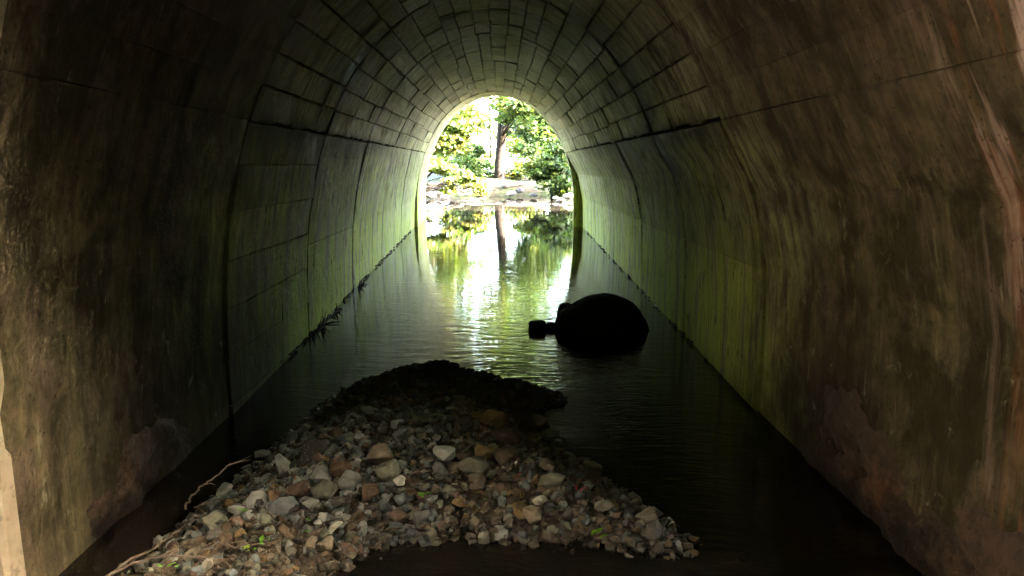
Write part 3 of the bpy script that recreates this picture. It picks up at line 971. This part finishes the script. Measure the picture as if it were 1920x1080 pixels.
bp = on(1127, 617)
b = link('boulder', rock_mesh('boulder', 0.49, 0.36, 0.42, 3.3, 0.05, 5, M_BLACKROCK, bshape), None, (bp.x, bp.y - .02, -0.06))
tag(b, 'large black rounded boulder half sunk in the stream by the right wall', 'boulder')
lp = on(1056, 612)
b = link('shoulder_rock', rock_mesh('shoulder_rock', 0.12, 0.16, 0.26, 8.1, 0.10, 3, M_BLACKROCK, lambda c: Vector((max(-.75, min(.8, c.x)), c.y, min(.86, c.z)))), None, (lp.x + .03, lp.y + .05, 0.0))
tag(b, 'dark upright rock pressed against the left side of the big boulder', 'rock')
b = link('rock', rock_mesh('rock', 0.115, 0.10, 0.11, 6.1, 0.06, 3, M_BLACKROCK, lambda c: Vector((max(-.78, min(.75, c.x)), c.y, min(.72, c.z))), 2.2), None, (on(1008, 620).x, bp.y, 0.005))
tag(b, 'small blocky black rock standing in the water left of the boulder', 'rock')
b = link('rock', rock_mesh('rock', 0.09, 0.08, 0.055, 9.7, 0.15, 3, M_BLACKROCK, None, 2.5), None, (on(1036, 620).x, bp.y + .02, 0.01))
tag(b, 'low wet rock bridging the gap between blocky rock and boulder', 'rock')

# ------------------------------------------------------------------ twigs on the bar
def tube(pts, radii, sides=6):
    V, F = [], []
    pts = [Vector(p) for p in pts]
    for i, p in enumerate(pts):
        d = (pts[min(i + 1, len(pts) - 1)] - pts[max(i - 1, 0)]).normalized()
        a = d.orthogonal().normalized(); b_ = d.cross(a)
        for k in range(sides):
            an = 2 * math.pi * k / sides
            V.append(p + (a * math.cos(an) + b_ * math.sin(an)) * radii[i])
    for i in range(len(pts) - 1):
        for k in range(sides):
            a = i * sides + k; b_ = i * sides + (k + 1) % sides
            F.append((a, b_, b_ + sides, a + sides))
    F.append(tuple(range(sides))[::-1]); F.append(tuple((len(pts) - 1) * sides + k for k in range(sides)))
    return V, F


def merge(parts):
    V, F = [], []
    for v, f in parts:
        o = len(V); V += list(v); F += [tuple(i + o for i in q) for q in f]
    return V, F


def curve_pts(pts, n=4, jit=0.004):
    P_ = [Vector(p) for p in pts]; out = []
    for i in range(len(P_) - 1):
        p0 = P_[max(i - 1, 0)]; p1 = P_[i]; p2 = P_[i + 1]; p3 = P_[min(i + 2, len(P_) - 1)]
        for k in range(n):
            t = k / n
            q = 0.5 * ((2 * p1) + (p2 - p0) * t + (2 * p0 - 5 * p1 + 4 * p2 - p3) * t * t + (3 * p1 - p0 - 3 * p2 + p3) * t ** 3)
            out.append(q + Vector([random.gauss(0, jit) for _ in range(3)]))
    out.append(P_[-1]); return out


def twig(name, pix, r0, r1, label, lifts=None, mat=M_TWIG, zs=None, forks=3):
    pts = []
    for i, (px, py) in enumerate(pix):
        if zs is not None: p = on(px, py, zs[i])
        else:
            z = .2
            for _ in range(8):
                p = on(px, py, z); z = 0.5 * z + 0.5 * (max(0.0, bar_h(p.x, p.y)) + 0.055)
            p = on(px, py, z)
        pts.append(p)
    c = pts[0].copy()
    C_ = curve_pts(pts)
    parts = [tube(C_, [r0 + (r1 - r0) * i / (len(C_) - 1) for i in range(len(C_))])]
    for _ in range(forks):
        i = random.randrange(len(C_) // 3, len(C_) - 1); d = (C_[min(i + 1, len(C_) - 1)] - C_[i - 1]).normalized()
        L = random.uniform(.05, .16)
        q = C_[i] + (d * .8 + Vector([random.gauss(0, .5) for _ in range(3)]).normalized() * .6) * L
        rr = (r0 + (r1 - r0) * i / len(C_))
        m_ = C_[i].lerp(q, .5) + Vector([random.gauss(0, .008) for _ in range(3)])
        parts.append(tube([C_[i], m_, q], [rr * .6, rr * .45, rr * .25], 5))
    V, F = merge(parts)
    o = link(name, mesh(name, [v - c for v in V], F, mat, True), None, c)
    return tag(o, label, 'twig', 'dead twigs caught on the gravel')


twig('twig', [(200, 1082), (237, 1056), (294, 1024), (325, 999), (353, 984)], .0075, .004, 'long pale twig rising from the lower left corner over the stones')
twig('twig', [(206, 1076), (256, 1054), (306, 1044), (362, 1043), (418, 1048)], .0065, .003, 'pale curved twig lying low along the bottom left stones')
twig('twig', [(366, 1042), (387, 1030), (419, 1022), (450, 1025), (494, 1017)], .005, .003, 'thin arched twig between low green leaves at the bottom left')
twig('twig', [(347, 955), (356, 935), (375, 914), (390, 903), (406, 892), (420, 882), (431, 869)], .0055, .003,
     'crooked bare branch standing up against the black recess', mat=M_TWIG, zs=[.14, .2, .27, .30, .34, .38, .42], forks=3)
twig('twig', [(366, 952), (385, 943), (400, 938), (434, 932), (474, 932)], .005, .003, 'thin grey twig under the crooked branch on the left rim')
twig('twig', [(606, 984), (622, 974), (640, 962)], .004, .003, 'short straight twig over the dark stones below the bar centre')
twig('twig', [(763, 888), (785, 885), (808, 883)], .004, .0025, 'short pale twig above the long dark stick')
twig('twig', [(770, 897), (830, 903), (900, 902), (960, 901)], .005, .003, 'long dark stick lying across the middle of the bar', mat=M_TWIGD, forks=5)
twig('twig', [(745, 926), (770, 915), (795, 906), (820, 893)], .004, .002, 'dark forked twig beside the bright green sprig', mat=M_TWIGD, forks=6)
twig('twig', [(716, 998), (735, 992), (754, 990)], .007, .005, 'stub of wet black stick at the near waterline', mat=M_TWIGD, forks=0)
twig('twig', [(552, 965), (570, 958), (600, 948), (612, 944)], .0035, .002, 'fine twig crossing the stones right of the red-brown oval stone', forks=2)

# ------------------------------------------------------------------ leaves
def leaf_cloud(centers, radii, counts, size, cols, flat=0.6, droop=0.3):
    """many leaf blades: arrays -> verts, faces, colours"""
    P_, Cc = [], []
    for (c, r, n_, col) in zip(centers, radii, counts, cols):
        q = rng.normal(size=(n_, 3)); q /= np.linalg.norm(q, axis=1)[:, None]
        rad = rng.random(n_) ** 0.45
        q = q * rad[:, None] * np.array([r, r, r * flat])
        P_.append(np.array(c) + q)
        j = rng.random((n_, 1)) * 0.7 + 0.6
        cc = np.array(col)[None, :] * j
        cc[:, 0] *= 0.85 + 0.4 * rng.random(n_)
        Cc.append(cc)
    P_ = np.concatenate(P_); Cc = np.concatenate(Cc); n_ = len(P_)
    a = rng.normal(size=(n_, 3)); a[:, 2] = a[:, 2] * 0.5 - droop; a /= np.linalg.norm(a, axis=1)[:, None]
    h = rng.normal(size=(n_, 3)); h[:, 2] += 1.1
    b_ = np.cross(a, h); b_ /= np.linalg.norm(b_, axis=1)[:, None]
    nn = np.cross(a, b_)
    L = (size * (0.6 + 0.8 * rng.random(n_)))[:, None]; W = L * 0.34
    v = np.stack([P_ - a * L * .5, P_ + b_ * W - a * L * .08 + nn * L * .05, P_ + a * L * .5, P_ - b_ * W - a * L * .08 + nn * L * .05], 1).reshape(-1, 3)
    i = np.arange(n_) * 4
    f = np.concatenate([np.stack([i, i + 1, i + 2], 1), np.stack([i, i + 2, i + 3], 1)])
    return v, f, np.repeat(Cc, 4, axis=0)


def fast_mesh(name, v, f, mat, col):
    me = bpy.data.meshes.new(name)
    me.vertices.add(len(v)); me.vertices.foreach_set('co', v.astype(np.float32).ravel())
    me.loops.add(len(f) * 3); me.loops.foreach_set('vertex_index', f.astype(np.int32).ravel())
    me.polygons.add(len(f)); me.polygons.foreach_set('loop_start', (np.arange(len(f)) * 3).astype(np.int32))
    me.update(calc_edges=True)
    a = me.color_attributes.new('Col', 'FLOAT_COLOR', 'POINT')
    c = np.ones((len(v), 4), dtype=np.float32); c[:, :3] = col
    a.data.foreach_set('color', c.ravel())
    me.materials.append(mat)
    return me


YG, MG, DG, OG, BG = (0.078, 0.112, 0.024), (0.044, 0.080, 0.020), (0.020, 0.044, 0.013), (0.10, 0.105, 0.028), (0.058, 0.10, 0.036)


def tree(name, base, trunk_pts, r0, r1, blobs, leaf, label, cat='tree', group=None, nclump=60, per=60, csize=0.45, limb_r=0.03, trunk_mat=M_BARK, flat=0.55, cols=(MG, YG)):
    """trunk, limbs that reach into the clumps, and a crown of leaf sprays. blobs: (centre, (rx, ry, rz), weight)"""
    base = Vector(base)
    t = tag(empty(name, base), label, cat, group)
    C_ = curve_pts([Vector(p) for p in trunk_pts], 4, 0.01)
    V, F = tube(C_, [r0 + (r1 - r0) * (i / (len(C_) - 1)) ** .8 for i in range(len(C_))], 9)
    link('trunk', mesh('trunk', [v - base for v in V], F, trunk_mat, True), t)
    wts = np.array([b_[2] for b_ in blobs], float); wts /= wts.sum()
    cs, rs, ns, cl, limbs = [], [], [], [], []
    for k in range(nclump):
        b_ = blobs[rng.choice(len(blobs), p=wts)]
        q = rng.normal(size=3); q /= np.linalg.norm(q); q *= rng.random() ** 0.4
        c = np.array(b_[0]) + q * np.array(b_[1])
        cs.append(c); rs.append(csize * (0.5 + rng.random())); ns.append(int(per * (0.4 + 1.2 * rng.random())))
        base_c = cols[rng.integers(len(cols))]
        cl.append(np.array(base_c) * (0.75 + 0.5 * rng.random()))
        if k % 3 == 0:
            cv = Vector(c)
            zc = min(max(p.z for p in C_), max(base.z + .2, cv.z - (cv - base).xy.length * .35 if True else 0))
            st = min(C_, key=lambda p: abs(p.z - zc))
            m1 = st.lerp(cv, .35) + Vector((0, 0, .10 * (cv - st).length)); m2 = st.lerp(cv, .7) + Vector([random.gauss(0, .06) for _ in range(3)])
            limbs.append(tube([st, m1, m2, cv], [limb_r, limb_r * .7, limb_r * .4, limb_r * .15], 5))
    if limbs:
        V, F = merge(limbs)
        link('limbs', mesh('limbs', [v - base for v in V], F, trunk_mat, True), t)
    v, f, c = leaf_cloud(cs, rs, ns, leaf, cl, flat)
    link('crown', fast_mesh('crown', v - np.array(base), f, M_LEAF, c), t)
    return t


def W(px, py, y): return at(px, py, y)


G_T = 'trees beyond the far portal'
# the straight dark trunk in the middle
b0 = on(936, 352, 0.35); b0 = at(936, 338, 27.5)
tree('broadleaf_tree', (b0.x, b0.y, b0.z - .1), [(b0.x, b0.y, b0.z - .2), W(938, 290, 27.5), W(941, 230, 27.4), W(944, 170, 27.3), W(948, 60, 27), W(946, -60, 27), W(952, -160, 27)],
     0.21, 0.10, [(W(985, 195, 25.5), (1.1, 1.0, .75), 5), (W(960, 130, 26.5), (2.0, 1.6, 1.0), 6), (W(1010, 90, 27), (2.4, 2, 1.8), 8), (W(900, 60, 27), (2.2, 2, 1.6), 7), (W(960, -60, 27), (2.8, 2.0, 1.6), 5)],
     0.17, 'tall tree with a straight dark trunk in the middle of the far opening', group=G_T, nclump=220, per=60, csize=.5, cols=(MG, BG, MG, YG))
b0 = at(919, 332, 30)
tree('slender_tree', (b0.x, b0.y, b0.z - .1), [(b0.x, b0.y, b0.z - .3), W(919, 260, 30), W(918.5, 180, 30), W(920, 60, 30), W(919, -80, 30)], 0.04, 0.02,
     [(W(925, -40, 30), (1.6, 1.4, 1.5), 4), (W(900, 70, 30), (1.2, 1.2, 1.0), 2)], 0.16, 'thin straight pole-like tree left of the dark trunk', group=G_T, nclump=40, per=50, csize=.5, limb_r=.02, cols=(YG, MG))
# upper left: bough of yellow-green leaves
b0 = at(700, 352, 26)
tree('broadleaf_tree', (b0.x, b0.y, 0.2), [(b0.x, b0.y, 0), W(715, 250, 26), W(735, 120, 26), W(750, -20, 26), W(755, -160, 26)], 0.22, 0.08,
     [(W(862, 225, 24.5), (.75, .8, .42), 6), (W(835, 262, 24.5), (.5, .8, .35), 3), (W(790, 180, 25), (1.4, 1.2, 1.0), 4), (W(850, 120, 25), (2.0, 1.6, 1.4), 7), (W(800, -20, 26), (3.0, 2.4, 2.0), 3)],
     0.17, 'leaning tree hanging a sunny bough into the upper left of the opening', group=G_T, nclump=200, per=60, csize=.45, cols=(YG, MG, MG, OG))
# left middle bush
b0 = at(868, 340, 28)
tree('bush', (b0.x, b0.y, .3), [(b0.x, b0.y, .2), W(870, 320, 28), W(872, 290, 28)], .05, .02,
     [(W(872, 300, 28), (.85, .8, .75), 6), (W(905, 318, 28), (.55, .6, .45), 2)], .15, 'mid green bush standing on the far left bank', 'bush', 'bushes on the far banks', nclump=42, per=60, csize=.38, limb_r=.015, cols=(MG, DG, BG))
# yellow-green low branches at left reaching over the water
b0 = at(770, 372, 21.5)
tree('sapling', (b0.x, b0.y, .1), [(b0.x, b0.y, 0), W(785, 350, 21.8), W(815, 320, 22), W(850, 318, 22), W(895, 336, 22)], .05, .012,
     [(W(818, 312, 22), (.42, .6, .22), 5), (W(850, 330, 22), (.5, .6, .2), 6), (W(888, 342, 22), (.42, .5, .13), 5), (W(912, 350, 22), (.25, .4, .08), 2), (W(905, 362, 22), (.22, .3, .06), 2), (W(840, 356, 22), (.2, .4, .08), 2)],
     .12, 'yellow-green sapling bending low over the pool from the left bank', 'sapling', nclump=74, per=42, csize=.22, limb_r=.012, flat=.4, cols=(YG, OG, YG, MG))
# right dense bush
b0 = at(1035, 366, 24)
tree('bush', (b0.x, b0.y, .1), [(b0.x, b0.y, -.05), W(1035, 340, 24), W(1038, 300, 24)], .06, .02,
     [(W(1035, 318, 24), (.62, .7, .62), 8), (W(1070, 300, 24.5), (.8, .8, .8), 6), (W(1002, 318, 24.2), (.35, .5, .28), 3), (W(1050, 345, 23.8), (.5, .5, .38), 5), (W(1045, 275, 24.5), (.4, .5, .25), 2)],
     .13, 'dense dark green bush leaning over the right end of the pool', 'bush', 'bushes on the far banks', nclump=120, per=70, csize=.3, limb_r=.015, cols=(DG, MG, DG, MG, YG))
b0 = at(985, 340, 27.5)
tree('bush', (b0.x, b0.y, .3), [(b0.x, b0.y, .3), W(985, 325, 27.5), W(986, 305, 27.5)], .03, .012,
     [(W(985, 316, 27.5), (.5, .5, .32), 5), (W(965, 325, 27.5), (.3, .3, .2), 2)], .13, 'low yellowing bush at the foot of the dense right bush', 'bush', 'bushes on the far banks', nclump=26, per=45, csize=.25, limb_r=.01, cols=(YG, OG, MG))
# trees at right behind the dense bush
b0 = at(1110, 350, 30)
tree('broadleaf_tree', (b0.x, b0.y, .2), [(b0.x, b0.y, 0), W(1105, 250, 30), W(1095, 120, 30), W(1090, -60, 30)], .16, .06,
     [(W(1005, 215, 29), (1.1, 1, .8), 5), (W(1000, 262, 29), (.9, .9, .55), 4), (W(1060, 240, 29), (1.1, 1, 1.0), 4), (W(1060, 90, 29.5), (2.4, 2.2, 2.0), 7), (W(1080, -40, 30), (3, 2.6, 2.0), 3)],
     .17, 'light green tree filling the upper right of the far opening', group=G_T, nclump=190, per=54, csize=.5, cols=(BG, MG, DG, YG))
# two paler trees well behind
for (px, y, lab, bl) in ((858, 44, 'hazy pale green tree far behind the left bush', [((850, 250), 2.4, 1.9), ((885, 290), 1.1, .8), ((840, 150), 3.4, 2.6)]),
                         (1000, 48, 'hazy pale green tree far behind the right bush', [((1000, 270), 2.2, 1.5), ((960, 240), 1.3, .9), ((1010, 150), 3.6, 3.0)])):
    b0 = at(px, 322, y)
    tree('broadleaf_tree', (b0.x, b0.y, 0), [(b0.x, b0.y, 0), W(px, 250, y), W(px + 4, 160, y), W(px, 40, y)], .2, .06,
         [(W(q[0], q[1], y), (rx, rx, rz), rx) for q, rx, rz in bl], .26, lab, group=G_T, nclump=110, per=60, csize=.9, limb_r=.04, cols=(BG, YG))
# wooded sides of the pool, seen mirrored in it and shading its banks
for (x, y, h, lab) in ((-8.5, 23.5, 8, 'tree crown on the left bank seen in the pool'), (7.5, 23, 8, 'tree crown on the right bank seen in the pool')):
    tree('broadleaf_tree', (x, y, 0.6), [(x, y, .4), (x + .1, y, h * .4), (x, y, h * .8)], .2, .08,
         [((x, y, h * .75), (2.6, 2.6, 2.4), 5), ((x * .75, y, h * .5), (1.6, 2.0, 1.4), 3)], .22, lab.replace('tree crown', 'spreading tree').replace(' seen in', ' beside'), group=G_T, nclump=90, per=45, csize=.7, cols=(MG, DG, YG))

# ------------------------------------------------------------------ far bank debris
lg0, lg1 = at(944, 349, 25.6), at(1003, 343, 26.6)
V, F = tube(curve_pts([lg0, lg0.lerp(lg1, .5) + Vector((0, 0, .03)), lg1], 4, .01), [.09 - .005 * i for i in range(9)], 9)
tag(link('log', mesh('log', [v - lg0 for v in V], F, M_LOG, True), None, lg0), 'fallen grey log lying on the far bank right of the trunk', 'log')
for (a, b_, r_, lab) in (((800, 345, 24.6), (872, 362, 24.2), .045, 'dark driftwood branch slanting down the far left bank'),
                         ((812, 362, 24.2), (868, 352, 24.8), .03, 'thin driftwood stick crossing the slanting branch'),
                         ((862, 366, 23.8), (930, 361, 24.6), .035, 'driftwood stick lying along the far waterline')):
    p, q = at(*a), at(*b_)
    V, F = tube(curve_pts([p, p.lerp(q, .5) + Vector((0, 0, .05)), q], 4, .012), [r_ * (1 - .05 * i) for i in range(9)], 7)
    tag(link('driftwood', mesh('driftwood', [v - p for v in V], F, M_TWIGD if r_ > .04 else M_LOG, True), None, p), lab, 'driftwood')
rocks = [(808, 366, 23.8, .22, 0, 'pale rock at the left end of the far shore'), (834, 369, 23.8, .16, 0, 'small pale rock in the left shallows'),
         (822, 352, 25, .2, 1, 'grey rock under the driftwood on the far left bank'), (850, 345, 26, .22, 1, 'rough grey rock behind the driftwood'),
         (905, 357, 25, .16, 0, 'low light rock below the slender tree'), (958, 363, 24.6, .20, 0, 'broad pale rock below the fallen log'),
         (975, 357, 25.2, .2, 1, 'dark grey rock tucked under the fallen log'), (1000, 366, 24.2, .15, 0, 'small pale rock before the dense bush'),
         (1052, 376, 22.8, .16, 0, 'white rock at the right end of the pool'), (1066, 368, 23, .2, 0, 'large white rock against the right tunnel edge'),
         (1060, 385, 22.2, .11, 0, 'lowest white rock at the right waterline'), (1042, 371, 23.2, .12, 0, 'pale rock under the hanging leaves of the bush')]
for i, (px, py, y, r_, k, lab) in enumerate(rocks):
    p = at(px, py, y)
    r_ *= .62
    me = rock_mesh('rock', r_ * 1.35, r_, r_ * .7, i * 3.7, .35, 3, M_GREYROCK if k else M_PALEROCK, None, 1.4)
    for f in me.polygons: f.use_smooth = False
    tag(link('rock', me, None, (p.x, p.y, max(p.z, 0.0))), lab, 'rock', 'rocks along the far shore')

# ------------------------------------------------------------------ leaf litter and sprigs on the bar
def sprig(px, py, n_, size, col, label, name='green_sprig', cat='sprig'):
    z = .2
    for _ in range(8):
        p = on(px, py, z); z = .5 * z + .5 * (max(0, bar_h(p.x, p.y)) + .06)
    base = p.copy(); size *= .8
    V, F, CC = [], [], []
    for k in range(n_):
        an = random.uniform(0, 6.28); el = random.uniform(.05, .6)
        d = Vector((math.cos(an) * math.cos(el), math.sin(an) * math.cos(el), math.sin(el)))
        s_ = d.cross(Vector((0, 0, 1))).normalized(); up = s_.cross(d)
        o = Vector([random.gauss(0, size * .35), random.gauss(0, size * .35), 0]); L = size * random.uniform(.7, 1.2)
        prof_ = [(0, 0), (.25, .18), (.55, .24), (.8, .14), (1, 0)]
        i0 = len(V)
        for a, w_ in prof_:
            bend = up * (.12 * L * math.sin(a * 3.1))
            V.append(o + d * a * L + s_ * w_ * L + bend + up * .02 * L); V.append(o + d * a * L + bend * .6); V.append(o + d * a * L - s_ * w_ * L + bend + up * .02 * L)
        for q in range(4):
            a = i0 + q * 3
            F += [(a, a + 1, a + 4, a + 3), (a + 1, a + 2, a + 5, a + 4)]
    CC = np.tile(np.array(col), (len(V), 1)) * (0.8 + .4 * rng.random((len(V), 1)))
    tag(link(name, mesh(name, V, F, M_LEAF, True, None, CC), None, base), label, cat)


GL = (0.10, 0.26, 0.035)
sprig(790, 930, 6, .05, GL, 'bright green leaf sprig in the middle of the bar')
sprig(456, 957, 4, .035, GL, 'green leaf tuft between pale stones on the left slope')
sprig(578, 974, 3, .04, GL, 'small green leaves below the red-brown oval stone')
sprig(584, 994, 3, .035, GL, 'green leaf scrap among dark lower stones')
sprig(492, 1018, 5, .05, GL, 'green leaves at the tip of the thin arched twig')
sprig(463, 1030, 4, .035, (0.22, .36, .06), 'yellowish green leaf on the low stones')
sprig(318, 1062, 4, .045, (.1, .24, .04), 'dull green leaf cluster at the bottom left')
sprig(1120, 1000, 5, .05, (.2, .4, .04), 'long green leaf floating at the right shore')
sprig(974, 893, 2, .05, (.35, .06, .05), 'dark red fallen leaf right of the long stick', 'fallen_leaf', 'leaf')
sprig(1082, 920, 3, .045, (.30, .05, .05), 'crimson fallen leaf by the right rim of the bar', 'fallen_leaf', 'leaf')
sprig(904, 940, 3, .03, GL, 'tiny green leaf among dark shore stones')

# clumps of dead stalks snagged on the left waterline
for i, (px, py, n_, sz, lab) in enumerate(((600, 622, 16, .17, 'largest dark clump of stalks snagged at the left waterline'),
                                           (638, 583, 12, .12, 'middle tangle of dark stalks at the left waterline'),
                                           (680, 537, 10, .11, 'small dark stalk clump nearest the far portal on the left'))):
    p = on(px, py, 0.0); p.x = XC - HALF[-1] + .05
    parts = []
    for k in range(n_):
        d = Vector((abs(random.gauss(0, .3)), random.gauss(0, 1.0), abs(random.gauss(0, .7)))).normalized() * sz * random.uniform(.4, 1.1)
        o = Vector((0, random.gauss(0, sz * .8), 0))
        parts.append(tube([o - d * .3, o + d * .4 + Vector((0, 0, .01)), o + d], [.009, .006, .003], 5))
    V, F = merge(parts)
    tag(link('stalk_clump', mesh('stalk_clump', V, F, M_TWIGD, True), None, p), lab, 'debris', 'plant debris snagged on the walls')
V = []; parts = []
for k in range(130):
    y = random.uniform(6.2, 15.5); L = random.uniform(.04, .16)
    for side in ((-1,) if k % 3 else (1,)):
        x = XC + side * (HALF[side] - .012)
        d = Vector((-side * .01, random.choice((-1, 1)) * L, random.gauss(.012, .012)))
        c = Vector((x, y, random.uniform(0, .03)))
        parts.append(tube([c - d * .5, c + Vector((-side * .006, 0, .006)), c + d * .5], [.007, .008, .003], 4))
V, F = merge(parts)
tag(link('waterline_scum', mesh('waterline_scum', V, F, M_TWIGD, True)), 'thin dark line of leaf scum along both waterlines', 'debris', kind='stuff')

# ------------------------------------------------------------------ unseen trees added behind the viewer to dim the mouth
for (x, y, h, rr) in ((-5.5, -3.0, 7.0, 3.4), (5.8, -6.0, 7.5, 3.4), (0.5, -8.5, 8.0, 4.2), (-7, -9, 7, 3.8), (7, -11, 8, 3.8), (0.0, -3.4, 7.4, 3.4),
                      (-2.5, -12.5, 6.0, 4.0), (3.0, -13.5, 6.0, 4.0), (-9, -5, 6, 3.5), (7.2, -1.2, 4.8, 3.0), (-7.5, 0.0, 5.0, 3.2), (9.5, 2.0, 5.2, 3.2), (-1.8, -2.4, 8.0, 2.6), (1.1, -1.9, 9.2, 1.6), (-2.8, -5.8, 6.4, 3.2), (2.6, -5.6, 6.6, 3.0)):
    bx_ = x if abs(x) > 4 or y < -11 else (x + 5.0 if x >= 0 else x - 4.0)
    z0 = gz(bx_, y)
    tree('broadleaf_tree', (bx_, y, z0), [(bx_, y, z0 - .2), (bx_ * .6 + x * .4, y, z0 + 2.5), (x, y, h)], .25, .1,
         [((x, y, h - .5), (rr, rr, 1.6), 5), ((x, y, h - 2.6), (rr * 1.0, rr * .9, 1.2), 4)], .36,
         'unseen tree added to shade the near portal', group='unseen trees added to shade the near portal', nclump=150, per=110, csize=1.0, limb_r=.05, cols=(DG, DG, MG))
